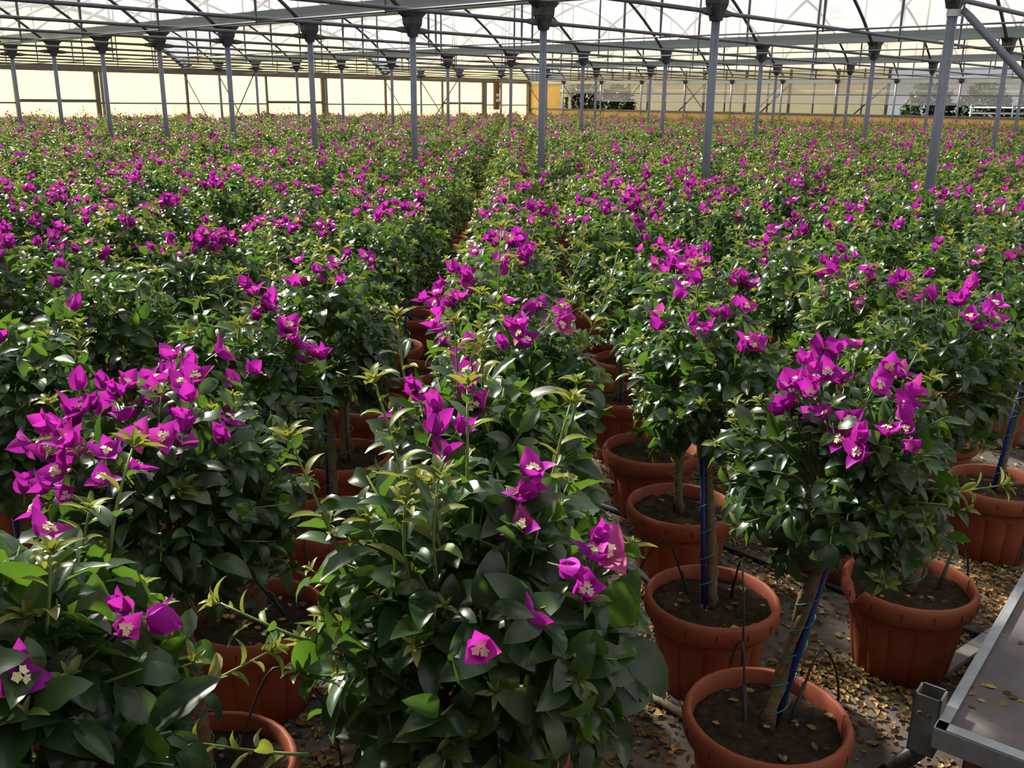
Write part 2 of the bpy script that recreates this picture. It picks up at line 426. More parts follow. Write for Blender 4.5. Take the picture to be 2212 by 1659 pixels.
for s in range(-1, 3):
    b = row_v(s)
    V, Fc = corrugated(GU, b + 0.12, b + SPAN - 0.12, 2.44, 2.5, 'v', top=lambda a: max(arch_z(a - b), 2.45))
    link('gable_sheet', mesh_from('gable_sheet', V, Fc, 'yellow_gable', True), wl)
    pts = [W3(U_END - 0.02, b + d, arch_z(d) - 0.02) for d in np.linspace(0.04, SPAN - 0.04, 33)]
    link('end_arch', MB().tube(pts, 0.055, 6).mesh('end_arch', 'dark_steel', True), wl)
    for off, w, mat in ((0.0, 0.07, 'steel_tube'), (2.9, 0.06, 'steel_tube'), (5.2, 0.13, 'brown_frame')):
        link('post', MB().box(W3(U_END, b + off, 1.2), (0.07, w, 2.4), AXF).mesh('post', mat), wl)
    link('post', MB().box(W3(U_END - 0.01, b + 5.34, 1.2), (0.07, 0.07, 2.4), AXF).mesh('post', 'galvanised'), wl)
    link('door_rail', MB().box(W3(U_END - 0.01, b + 4.05, 1.53), (0.05, 2.2, 0.085), AXF).mesh('door_rail', 'brown_frame'), wl)
    for a0, a1 in ((0, 2.9), (5.2, SPAN)):
        link('rail', MB().box(W3(U_END, b + (a0 + a1) / 2, 1.47), (0.04, a1 - a0, 0.045), AXF).mesh('rail', 'brown_frame'), wl)
    link('head_beam', MB().box(W3(U_END, b + SPAN / 2, 2.42), (0.12, SPAN, 0.15), AXF).mesh('head_beam', 'brown_frame'), wl)
link('post', MB().box(W3(U_END, V_END - 0.05, 1.2), (0.16, 0.16, 2.4), AXF).mesh('post', 'brown_frame'), wl)

# control box hanging on the gable wall
cb = tag(empty('control_box', W3(U_END - 0.12, 29.56, 0)), 'tall narrow rusty brown box hanging on the yellow gable wall', 'box')
link('body', MB().box((0, 0, 1.86), (0.12, 0.26, 1.15), AXF).mesh('body', 'rust_brown'), cb)
for z in (1.87, 1.66): link('plate', MB().box(-UD * 0.065 + np.array([0, 0, z]), (0.01, 0.16, 0.12), AXF).mesh('plate', 'label_white'), cb)
link('cable', MB().tube([VD * 0.14 + UD * -0.05 + np.array([0, 0, z]) + VD * 0.05 * math.sin((z - 1.5) * 4) for z in np.linspace(1.5, 2.3, 10)], 0.012, 6).mesh('cable', 'black_plastic', True), cb)

# ---- far side wall
wr = tag(empty('wall_right'), 'far side wall with low ochre panels, rolled film curtain and open strip', kind='structure')
u_hi = U_END - 1.8
for i, (a0, a1) in enumerate([(col_u(k), col_u(k + 1)) for k in range(2, 12)] + [(col_u(12), U_END)]):
    V, Fc = corrugated(V_END + 0.02, a0, a1, 0.0, 1.31, 'u')
    link('low_panel', mesh_from('low_panel', V, Fc, 'ochre_panel', True), wr)
V, Fc = corrugated(V_END + 0.0, u_hi, U_END, 1.31, 2.36, 'u')
link('corner_panel', mesh_from('corner_panel', V, Fc, 'ochre_panel', True), wr)
link('sill_rail', MB().box(W3((col_u(2) + U_END) / 2, V_END, 1.335), (U_END - col_u(2), 0.07, 0.05), AXF).mesh('sill_rail', 'galvanised'), wr)
def strip(name, u0, u1, z0, z1, v, mat, bulge=0.0, nz=6):
    n = 60; V = []; Fc = []
    for i in range(n + 1):
        u = u0 + (u1 - u0) * i / n
        for j in range(nz + 1):
            t = j / nz
            V.append(W3(u, v - bulge * math.sin(PI * t) + 0.01 * math.sin(u * 9) * t, z0 + (z1 - z0) * t))
    for i in range(n):
        for j in range(nz):
            a = i * (nz + 1) + j
            Fc.append((a, a + nz + 1, a + nz + 2, a + 1))
    return link(name, mesh_from(name, V, Fc, mat, True), wr)
strip('rolled_curtain', col_u(2), u_hi, 1.97, 2.35, V_END - 0.02, 'curtain_film', 0.10)
strip('curtain', col_u(2), col_u(11) + 0.3, 1.68, 1.98, V_END + 0.02, 'thin_curtain_film')
link('curtain_pipe', MB().tube([W3(col_u(2), V_END - 0.03, 1.97), W3(u_hi, V_END - 0.03, 1.97)], 0.014, 6).mesh('curtain_pipe', 'steel_tube'), wr)
link('curtain_pipe', MB().tube([W3(col_u(2), V_END, 1.68), W3(col_u(11), V_END, 1.68)], 0.014, 6).mesh('curtain_pipe', 'steel_tube'), wr)
link('post', MB().box(W3(u_hi - 0.45, V_END + 0.05, 1.8), (0.12, 0.06, 1.0), AXF).mesh('post', 'white_clamp'), wr)

# ---- neighbouring greenhouse and trees outside the open strip
VN = V_END + 5.0
ng = tag(empty('neighbour_greenhouse', W3(20, VN, 0)), 'yellow panelled greenhouse standing outside beyond the open side strip', 'greenhouse')
def rel(P): return np.asarray(P) - W3(20, VN, 0)
for i in range(8):
    u0 = 15.0 + 2 * i
    V, Fc = corrugated(VN, u0, u0 + 2, 0.0, 3.0, 'u')
    link('panel', mesh_from('panel', [rel(v) for v in V], Fc, 'neighbour_sheet', True), ng)
    link('post', MB().box(rel(W3(u0, VN - 0.08, 1.5)), (0.09, 0.08, 3.0), AXF).mesh('post', 'brown_frame'), ng)
    link('post', MB().box(rel(W3(u0 + 0.95, VN - 0.08, 1.5)), (0.05, 0.05, 3.0), AXF).mesh('post', 'steel_tube'), ng)
    if i % 2 == 0:
        link('brace', MB().tube([rel(W3(u0, VN - 0.1, 2.4)), rel(W3(u0 + 2, VN - 0.1, 0.6))], 0.03, 6).mesh('brace', 'steel_tube'), ng)
link('rail', MB().box(rel(W3(23, VN - 0.08, 1.22)), (16, 0.06, 0.08), AXF).mesh('rail', 'brown_frame'), ng)
link('roof', MB().box(rel(W3(23, VN + 2.5, 3.3)), (16, 5.4, 0.1), AXF).mesh('roof', 'cream_film'), ng)
fr = tag(empty('pipe_frame', W3(9.5, V_END + 1.6, 0)), 'pale grey pipe frame outside the open side strip before dark trees', 'frame')
for z in (1.45, 1.62):
    link('pipe', MB().tube([-UD * 2.8 + np.array([0, 0, z]), UD * 1.4 + np.array([0, 0, z])], 0.03, 8).mesh('pipe', 'gutter_steel', True), fr)
for a in (-1.2, 0.1, 1.35):
    link('leg', MB().tube([UD * a, UD * a + np.array([0, 0, 1.7])], 0.03, 8).mesh('leg', 'gutter_steel', True), fr)
#END_STRUCTURE

# ================================================================ PLANT TEMPLATES
def blade(L, Wd, droop, fold, st, cross, wave=0.0, petiole=0.0, prof=None, twist=0.0):
    """leaf blade along +Y with its face to +Z; st = inner stations (0..1), cross = half the points across"""
    prof = prof or (lambda t: (t ** 0.55) * ((1 - t) ** 0.85) * 1.92)
    tt = np.linspace(0, 1, 41); ang = 0.25 - droop * tt ** 1.3
    yy = np.concatenate([[0], np.cumsum(np.cos(ang[:-1]) / 40)]) * L; zz = np.concatenate([[0], np.cumsum(np.sin(ang[:-1]) / 40)]) * L
    V = []; F = []
    y0 = petiole
    z0 = 0.0
    def cen(t): return np.array([0, y0 + np.interp(t, tt, yy), z0 + np.interp(t, tt, zz)])
    V.append(cen(0)); rows = []
    for t in st:
        c = cen(t); w = prof(t) * Wd / 2; row = []
        for j in range(-cross, cross + 1):
            a = j / cross
            up = fold * abs(a) ** 1.4 * w + wave * w * math.sin(t * 17 + a * 2.0) * abs(a)
            row.append(len(V)); V.append(c + np.array([a * w, -0.0 * w, up + twist * a * w * t]))
        rows.append(row)
    tip = len(V); V.append(cen(1.0))
    for j in range(2 * cross): F.append((0, rows[0][j + 1], rows[0][j]))
    for r0, r1 in zip(rows[:-1], rows[1:]):
        for j in range(2 * cross): F.append((r0[j], r0[j + 1], r1[j + 1], r1[j]))
    for j in range(2 * cross): F.append((rows[-1][j], rows[-1][j + 1], tip))
    if petiole:
        b = len(V); r = 0.0011
        for y in (0.0, petiole + 0.004):
            for k in range(3): V.append(np.array([r * math.cos(k * 2.094), y, r * math.sin(k * 2.094)]))
        for k in range(3): F.append((b + k, b + (k + 1) % 3, b + 3 + (k + 1) % 3, b + 3 + k))
    return np.array(V), F
HI = (0.10, 0.28, 0.48, 0.68, 0.86); MID = (0.16, 0.42, 0.74); LO = (0.38,)
LEAF_HI = [blade(1.0, w, d, f, HI, 2, wv, 0.16, twist=tw) for w, d, f, wv, tw in
           ((.62, .9, .35, .10, .1), (.68, 1.3, .25, .14, -.15), (.56, .6, .55, .08, .2), (.72, 1.0, .15, .16, -.1), (.60, 1.7, .40, .10, .3), (.66, .3, .45, .12, -.3))]
LEAF_MID = [blade(1.0, w, d, f, MID, 1, twist=tw) for w, d, f, tw in ((.64, .9, .4, .1), (.68, 1.4, .25, -.2), (.60, .5, .5, .2))]
LEAF_LO = [blade(1.0, .72, .8, .4, LO, 1), blade(1.0, .66, 1.4, .3, LO, 1)]
YOUNG_HI = [blade(1.0, w, d, f, HI, 1, 0.05, 0.05) for w, d, f in ((.42, .5, .7), (.48, .9, .6), (.38, 1.3, .8))]

def bract_blade(phi0, phi1, phi2, L, Wd, cross=2, st=(0.1, 0.28, 0.48, 0.68, 0.85)):
    """one bract leaving the axis (+Y) at changing angles; cupped around the axis"""
    tt = np.linspace(0, 1, 41); ang = np.interp(tt, [0, 0.45, 1], [phi0, phi1, phi2])
    rr = np.concatenate([[0], np.cumsum(np.sin(ang[:-1]) / 40)]) * L + 0.0015; aa = np.concatenate([[0], np.cumsum(np.cos(ang[:-1]) / 40)]) * L
    prof = lambda t: (t ** 0.5) * ((1 - t) ** 0.95) * 2.35
    V = [np.array([np.interp(0, tt, rr), 0, 0])]; V[0] = np.array([rr[0], aa[0], 0]); rows = []; F = []
    for t in st:
        r, a = np.interp(t, tt, rr), np.interp(t, tt, aa); w = prof(t) * Wd / 2; row = []
        for j in range(-cross, cross + 1):
            s = j / cross
            row.append(len(V)); V.append(np.array([r - 0.50 * abs(s) ** 1.5 * w, a + 0.12 * abs(s) * w, s * w]))
        rows.append(row)
    tip = len(V); V.append(np.array([rr[-1], aa[-1], 0]))
    for j in range(2 * cross): F.append((0, rows[0][j + 1], rows[0][j]))
    for r0, r1 in zip(rows[:-1], rows[1:]):
        for j in range(2 * cross): F.append((r0[j], r0[j + 1], r1[j + 1], r1[j]))
    for j in range(2 * cross): F.append((rows[-1][j], rows[-1][j + 1], tip))
    return np.array(V), F
FL_SHAPES = [(0.85, 0.25, 0.75, .046, .038), (1.10, 0.50, 1.05, .046, .040), (0.70, 0.02, 0.45, .048, .037), (1.25, 0.80, 1.25, .044, .038)]
def roty(a): return np.array([[math.cos(a), 0, math.sin(a)], [0, 1, 0], [-math.sin(a), 0, math.cos(a)]])
def bloom_mb(mb, mi=0, n=10, star=True):
    for k, (ang, h) in enumerate(((0.5, .021), (2.6, .019), (4.7, .020))):
        d = np.array([math.cos(ang) * .30, 1, math.sin(ang) * .30]); d /= np.linalg.norm(d)
        b, e = d * 0.004, d * h
        mb.tube([b, (b + e) / 2, e], [.0012, .0016, .0013], 4, mi=mi)
        if star:
            a = np.cross(d, [0, 0, 1.0]); a /= np.linalg.norm(a); c = np.cross(d, a)
            ring = [e + (a * math.cos(t) + c * math.sin(t)) * (.0066 if i % 2 == 0 else .0046) + d * (.0012 if i % 2 == 0 else 0) for i, t in enumerate(np.arange(n) * 2 * PI / n)]
            mb.add([e] + ring, [(0, i + 1, (i + 1) % n + 1) for i in range(n)], mi)
BRACT_ME, FLOWER_ME = [], []
for sh in FL_SHAPES:
    v, f = bract_blade(*sh)
    BRACT_ME.append(mesh_from('bract', v, f, 'bract', True))
    mb = MB()
    v, f = bract_blade(*sh, cross=1, st=(0.15, 0.42, 0.75))
    for k in range(3): mb.add(v @ roty(k * 2.094 + 0.3).T, f, 0)
    bloom_mb(mb, 1, 6)
    FLOWER_ME.append(mb.mesh('flower', ['bract', 'bloom'], True))
mb = MB(); bloom_mb(mb, 0, 10); BLOOM_ME = mb.mesh('bloom', 'bloom')
STALK_ME = MB().tube([(0, -0.02, 0), (0, -0.008, 0.001), (0, 0.003, 0)], [.0010, .0012, .0018], 5).mesh('flower', 'stem')
LEAF_ME = [mesh_from('leaf', v, f, 'leaf', True) for v, f in LEAF_HI]
YLEAF_ME = [mesh_from('leaf', v, f, 'young_leaf', True) for v, f in YOUNG_HI]

def frames(pos, d, nrm, size):
    """stack of 4x4 matrices: Y along d, Z close to nrm"""
    d = d / np.linalg.norm(d, axis=1)[:, None]
    z = nrm - d * (nrm * d).sum(1)[:, None]; z /= np.linalg.norm(z, axis=1)[:, None] + 1e-9
    x = np.cross(d, z)
    M = np.zeros((len(pos), 4, 4)); M[:, 3, 3] = 1
    M[:, :3, 0] = x * size[:, None]; M[:, :3, 1] = d * size[:, None]; M[:, :3, 2] = z * size[:, None]; M[:, :3, 3] = pos
    return M
def tuft_mesh(n, seed, name, L=0.03):
    r = np.random.default_rng(seed); mb = MB()
    for i in range(n):
        a = i * 2.4 + r.uniform(-.3, .3); el = 0.25 + 1.0 * i / n
        d = np.array([[math.cos(a) * math.cos(el), math.sin(el), math.sin(a) * math.cos(el)]])
        M = frames(np.array([[0, 0.004 * i / n, 0]]), d, np.array([[0, 1.0, 0]]) - d * .2, np.array([L * (1.15 - .7 * i / n) * r.uniform(.85, 1.15)]))[0]
        v, f = YOUNG_HI[i % 3] if L > .02 else LEAF_LO[0]
        mb.add(v @ M[:3, :3].T + M[:3, 3], f)
    return mb.mesh(name, 'young_leaf', True)
TUFT_ME = [tuft_mesh(7, 1, 'leaf_tuft'), tuft_mesh(9, 2, 'leaf_tuft', .036), tuft_mesh(6, 3, 'leaf_tuft', .026)]

def instance_mesh(mb, tmpl, Ms, mi=0):
    v, f = tmpl
    for M in Ms: mb.add(v @ M[:3, :3].T + M[:3, 3], f, mi)

def gen_crown(r, centre, rad, n_twig, per, leaf=0.075, n_fl=20, fl_side=None, n_shoot=3, tuft_p=0.6, fl_low=0.0):
    """leaf, tuft, flower and shoot placements for one clipped round crown; local coordinates of the plant"""
    cx = np.asarray(centre, float); rad = np.asarray(rad, float)
    i = np.arange(n_twig) + 0.5
    zz = 1 - (1.72 * i / n_twig); th = i * 2.39996 + r.uniform(0, 6.3)
    D = np.stack([np.sqrt(np.maximum(0, 1 - zz ** 2)) * np.cos(th), np.sqrt(np.maximum(0, 1 - zz ** 2)) * np.sin(th), zz], 1) + r.normal(0, .10, (n_twig, 3))
    D /= np.linalg.norm(D, axis=1)[:, None]
    k1, k2 = r.normal(0, 1, 3) * 2.2, r.normal(0, 1, 3) * 2.2
    lump = 1 + .07 * np.sin(D @ k1 * 2 + 1) + .07 * np.sin(D @ k2 * 2) + r.normal(0, .06, n_twig)
    tip = cx + D * rad * lump[:, None]
    base = cx + D * rad * 0.30 + np.array([0, 0, -0.05])
    L = dict(pos=[], d=[], n=[], s=[]); TW = []; TU = []
    up = np.array([0, 0, 1.0])
    for t in range(n_twig):
        mid = (base[t] + tip[t]) / 2 + np.array([0, 0, .015]) + r.normal(0, .012, 3)
        tw = np.array([base[t], mid, tip[t]]); TW.append(tw)
        ax = tip[t] - base[t]; ax /= np.linalg.norm(ax)
        p1 = np.cross(ax, up + .01); p1 /= np.linalg.norm(p1); p2 = np.cross(ax, p1)
        a0 = r.uniform(0, 6.3)
        for j in range(per):
            s = 0.32 + 0.66 * (j + r.uniform(0, .5)) / per
            P = tw[0] * (1 - s) ** 2 + 2 * mid * s * (1 - s) + tw[2] * s ** 2
            a = a0 + j * 2.4
            side = p1 * math.cos(a) + p2 * math.sin(a)
            d = ax * .45 + side * .85 + D[t] * .35 - up * r.uniform(.05, .55)
            nn = up * .75 + D[t] * .75 + r.normal(0, .38, 3)
            L['pos'].append(P); L['d'].append(d); L['n'].append(nn)
            L['s'].append(leaf * r.uniform(.62, 1.25) * (1.0 if s < .8 else .72))
        if r.random() < tuft_p:
            TU.append((tip[t], ax * .6 + up * .7 + r.normal(0, .2, 3)))
    M = frames(np.array(L['pos']), np.array(L['d']), np.array(L['n']), np.array(L['s']))
    out = dict(leaf=M, twig=TW, centre=cx)
    if TU:
        P = np.array([a for a, b in TU]); d = np.array([b for a, b in TU])
        out['tuft'] = frames(P, d, r.normal(0, 1, P.shape), r.uniform(.75, 1.25, len(P)))
    else: out['tuft'] = np.zeros((0, 4, 4))
    # flowers in clusters
    FP, FD = [], []
    score = D[:, 2] + r.uniform(-.6, .6, n_twig)
    if fl_side is not None: score = D[:, 2] * (1 - fl_low) + 1.2 * (D @ np.asarray(fl_side, float)) + r.uniform(-.5, .5, n_twig)
    order = np.argsort(-score); q = 0
    while len(FP) < n_fl and q < n_twig:
        t = order[q]; q += 1
        for _ in range(int(r.integers(1, 5))):
            if len(FP) >= n_fl: break
            FP.append(tip[t] + D[t] * r.uniform(.0, .03) + r.normal(0, .020, 3)); FD.append(D[t] * .5 + up * .55 + r.normal(0, .45, 3))
    out['flower'] = frames(np.array(FP), np.array(FD), r.normal(0, 1, (len(FP), 3)), r.uniform(.85, 1.2, len(FP))) if FP else np.zeros((0, 4, 4))
    SH = []
    for _ in range(n_shoot):
        a = r.uniform(0, 6.3); rho = rad[0] * math.sqrt(r.uniform(0, .8))
        b = cx + np.array([rho * math.cos(a), rho * math.sin(a), rad[2] * .75 * math.sqrt(max(0.05, 1 - (rho / rad[0]) ** 2))])
        dr = np.array([math.cos(a) * .25, math.sin(a) * .25, 1]) + r.normal(0, .12, 3)
        SH.append((b, dr / np.linalg.norm(dr), r.uniform(.08, .17)))
    out['shoot'] = SH
    return out

def shoot_curve(b, d, ln, r):
    s = np.linspace(0, 1, 5)[:, None]
    side = r.normal(0, 1, 3); side -= d * (side @ d)
    return b + d * ln * s + side * .10 * ln * s ** 2 + np.array([0, 0, .04 * ln]) * s ** 2
def shoot_leaves(pts, r, n, size):
    P, Dd, N, S = [], [], [], []
    ax = pts[-1] - pts[0]; ax /= np.linalg.norm(ax)
    p1 = np.cross(ax, [0.3, 1, 0.2]); p1 /= np.linalg.norm(p1); p2 = np.cross(ax, p1)
    for j in range(n):
        s = .22 + .75 * j / n
        P.append(np.array([np.interp(s, np.linspace(0, 1, len(pts)), pts[:, k]) for k in range(3)]))
        a = j * 2.4 + r.uniform(-.3, .3)
        Dd.append((p1 * math.cos(a) + p2 * math.sin(a)) * .9 + ax * .45); N.append(ax * .8 + np.array([0, 0, .5]))
        S.append(size * (1.15 - .6 * s) * r.uniform(.8, 1.2))
    return frames(np.array(P), np.array(Dd), np.array(N), np.array(S))

# ---- pots
def pot_meshes(near, chip=None):
    H = 0.30; seg = 14
    ang = []
    for i in range(seg):
        w = 2 * PI / seg
        ang += [(i * w, 0), (i * w + .018, -0.004), (i * w + .036, -0.004), (i * w + .054, 0), (i * w + w * .55, .0015)] if near else [(i * w, 0), (i * w + w / 2, 0)]
    n = len(ang)
    def ring(rad, z, groove=0.0): return np.array([((rad + g * groove) * math.cos(a), (rad + g * groove) * math.sin(a), z) for a, g in ang])
    prof = [(0.005, .012, 0), (.136, 0.0, 0), (.143, 0.004, 1), (.160, .12, 1), (.172, .215, 1), (.176, .232, 0), (.190, .228, 0), (.198, .238, 0), (.203, .262, 0), (.202, .285, 0), (.196, .297, 0), (.189, .300, 0), (.183, .296, 0), (.178, .26, 0), (.172, .20, 0)]
    rings = [ring(a, z, g) for a, z, g in prof]
    if chip:
        for q in range(6, 14):
            for j in range(n):
                da = abs((ang[j][0] - chip[0] + PI) % (2 * PI) - PI)
                if da < chip[1]: rings[q][j, 2] = min(rings[q][j, 2], .30 - chip[2] * (1 - da / chip[1]) + .012 * math.sin(j * 5.0))
    v = np.vstack(rings); f = []
    for i in range(len(rings) - 1):
        for j in range(n):
            j2 = (j + 1) % n
            f.append((i * n + j, i * n + j2, (i + 1) * n + j2, (i + 1) * n + j))
    f.append(tuple(range(n))[::-1])
    return mesh_from('pot', v, f, 'terracotta', True)
POT_HI, POT_LO = pot_meshes(True), pot_meshes(False)
POT_CHIP, POT_SPLIT = pot_meshes(True, (3.9, .30, .07)), pot_meshes(True, (3.35, .13, .09))
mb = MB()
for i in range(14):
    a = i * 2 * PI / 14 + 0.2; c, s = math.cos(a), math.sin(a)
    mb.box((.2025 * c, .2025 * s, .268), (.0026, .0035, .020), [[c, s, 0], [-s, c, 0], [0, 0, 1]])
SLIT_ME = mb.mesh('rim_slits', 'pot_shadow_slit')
def soil_mesh(seed, rings=10, seg=36):
    r = np.random.default_rng(seed); V = [(0, 0, .262)]; F = []
    ph = r.uniform(0, 6, 4)
    for i in range(1, rings + 1):
        rho = .179 * i / rings
        for j in range(seg):
            a = j * 2 * PI / seg; x, y = rho * math.cos(a), rho * math.sin(a)
            V.append((x, y, .262 + .008 * math.sin(20 * x + ph[0]) * math.cos(17 * y + ph[1]) + .005 * math.sin(46 * x + ph[2]) * math.sin(41 * y + ph[3]) + r.normal(0, .0022) - .006 * (i / rings) ** 2))
    for j in range(seg): F.append((0, 1 + j, 1 + (j + 1) % seg))
    for i in range(rings - 1):
        for j in range(seg):
            a, b = 1 + i * seg + j, 1 + i * seg + (j + 1) % seg
            F.append((a, a + seg, b + seg, b))
    return mesh_from('soil', V, F, 'soil', True)
SOIL_HI = [soil_mesh(s) for s in (1, 2, 3)]; SOIL_LO = soil_mesh(4, 3, 14)

def crumpled(r, size):
    """a dry curled bract: four points with lifted edges"""
    a = r.uniform(0, 6.3); c, s = math.cos(a), math.sin(a)
    w = size * r.uniform(.45, .8); h = size * r.uniform(.25, .95)
    P = np.array([[0, -size, h * .3], [w, -size * .2, h], [w * .7, size * .6, h * .6], [0, size, h * r.uniform(.2, 1)], [-w * .8, size * .4, h * .9], [-w, -size * .3, h * .7], [0, 0, 0.0]])
    P[:, :2] = P[:, :2] @ np.array([[c, s], [-s, c]])
    P[:, 2] -= P[:, 2].min()
    return P, [(6, 0, 1), (6, 1, 2), (6, 2, 3), (6, 3, 4), (6, 4, 5), (6, 5, 0)]
def soil_litter(seed, n=16):
    r = np.random.default_rng(seed); mb = MB()
    for _ in range(n):
        v, f = crumpled(r, r.uniform(.006, .016)); a = r.uniform(0, 6.3); rho = .165 * math.sqrt(r.random())
        mb.add(v + np.array([rho * math.cos(a), rho * math.sin(a), .266]), f)
    return mb.mesh('soil_litter', 'dry_bract')
SOIL_LIT = [soil_litter(s, n) for s, n in ((21, 14), (22, 24), (23, 10))]

def trunk_mesh(top, lean, r, double=False, nseg=8):
    z0 = .25; s = np.linspace(0, 1, 9)
    k = r.normal(0, .010, 2)
    def path(off):
        return np.stack([lean[0] * s ** 1.3 + k[0] * np.sin(s * 5) + off * np.cos(s * 8), lean[1] * s ** 1.3 + k[1] * np.sin(s * 4.2) + off * np.sin(s * 8), z0 + (top - z0) * s], 1)
    mb = MB()
    if double:
        mb.tube(path(.008), np.linspace(.0145, .011, 9), nseg); mb.tube(path(-.008), np.linspace(.0135, .011, 9), nseg)
    else: mb.tube(path(0), np.linspace(.0165, .013, 9), nseg)
    for _ in range(7):                               # limbs into the crown
        a = r.uniform(0, 6.3); b = np.array([lean[0], lean[1], top - .01])
        e = b + np.array([math.cos(a) * .16, math.sin(a) * .16, r.uniform(.14, .30)])
        mb.tube([b, (b + e) / 2 + np.array([0, 0, .02]), e], [.010, .007, .004], 5)
    return mb.mesh('trunk', 'bark', True), path
def stake_and_twine(path, top, mat, side, lean):
    a = np.array([math.cos(side), math.sin(side), 0]) * .022
    b0, b1 = np.array([0, 0, .24]) + a, np.array([lean[0], lean[1], top + .06]) + a
    st = MB().tube([b0, (b0 + b1) / 2, b1], .0085, 7).mesh('stake', mat, True)
    s = np.linspace(0.06, .98, 60); c = np.stack([np.interp(s, np.linspace(0, 1, 9), path(0)[:, k]) for k in range(3)], 1) + a * .5
    tw = s * 6.2 * 2 * PI
    e1 = a / np.linalg.norm(a); e2 = np.array([-e1[1], e1[0], 0])
    hx = c + np.outer(np.cos(tw), e1) * .031 + np.outer(np.sin(tw), e2) * .021
    tm = MB().tube(hx, .0014, 4).mesh('twine', 'green_twine', True)
    return st, tm

# ================================================================ THE NEAR PLANTS, EACH BUILT BY HAND
CAM = np.array([0, 0, HC])
def near_plant(seed, x, y, label, lean=(0, 0), rad=(.235, .235, .24), cz=.93, n_fl=15, fl_side=None, fl_low=0., n_shoot=3, stake='blue_plastic', side=2.6,
               double=False, shoots=(), twig=120, per=8, leaf=.075, max_leaf=290, tuft_p=.28, lit=0, group=None, pot_me=None):
    r = np.random.default_rng(seed)
    root = tag(empty('potted_bougainvillea', (x, y, 0)), label, 'potted plant', group)
    pot = link('pot', pot_me or POT_HI, root)
    if not pot_me: pot.rotation_euler.z = r.uniform(0, 6.3)
    tag(link('rim_slits', SLIT_ME, pot), kind='stuff')
    link('soil', SOIL_HI[seed % 3], root)
    tag(link('soil_litter', SOIL_LIT[lit], root), kind='stuff')
    top = cz - rad[2] * .80
    tm, path = trunk_mesh(top, lean, r, double)
    link('trunk', tm, root)
    st, tw = stake_and_twine(path, top, stake, side, lean)
    link('stake', st, root); link('twine', tw, root)
    cr = gen_crown(r, (lean[0], lean[1], cz), rad, twig, per, leaf, n_fl, fl_side, n_shoot, tuft_p, fl_low)
    M = cr['leaf']; P = M[:, :3, 3] + M[:, :3, 1] * .5
    tocam = CAM - np.array([x, y, 0]) - cr['centre']; tocam /= np.linalg.norm(tocam)
    rel_ = (P - cr['centre']) / np.asarray(rad)
    sc = np.linalg.norm(rel_, axis=1) * .6 + rel_ @ tocam + .4 * rel_[:, 2]
    order = np.argsort(-sc); big = order[:max_leaf]; rest = order[max_leaf:]
    kinds = r.integers(0, len(LEAF_ME), len(M))
    for i in big: link('leaf', LEAF_ME[kinds[i]], root, M[i])
    mb = MB()
    for k in range(3): instance_mesh(mb, LEAF_MID[k], [M[i] for i in rest if kinds[i] % 3 == k], 0)
    for t in cr['twig']: mb.tube(t, [.0032, .0024, .0014], 4, mi=1)
    tag(link('foliage', mb.mesh('foliage', ['leaf', 'stem'], True), root), kind='stuff')
    for i, T in enumerate(cr['tuft']): link('leaf_tuft', TUFT_ME[i % 3], root, T)
    for i, T in enumerate(cr['flower']):
        k = int(r.integers(0, 4))
        fo = link('flower', STALK_ME, root, T)
        for j in range(3):
            link('bract', BRACT_ME[k], fo, Matrix.Rotation(j * 2.094 + r.uniform(-.15, .15), 4, 'Y') @ Matrix.Rotation(r.uniform(-.12, .12), 4, 'Z'))
        link('bloom', BLOOM_ME, fo)
    for b, d, ln in list(cr['shoot']) + [(np.asarray(a) + np.array([lean[0], lean[1], cz]), np.asarray(d, float) / np.linalg.norm(d), l) for a, d, l in shoots]:
        pts = shoot_curve(b, d, ln, r)
        so = link('shoot', MB().tube(pts, np.linspace(.0032, .0016, 5), 5).mesh('shoot', 'stem', True), root)
        for i, T in enumerate(shoot_leaves(pts, r, max(5, int(ln / .022)), .058)):
            link('leaf', (YLEAF_ME[i % 3] if r.random() < .35 + .12 * i / 3 else LEAF_ME[i % 6]), so, T)
        e = frames(pts[-1:], (pts[-1] - pts[-2])[None], r.normal(0, 1, (1, 3)), np.array([1.2]))[0]
        link('leaf_tuft', TUFT_ME[1], so, e)
    return root

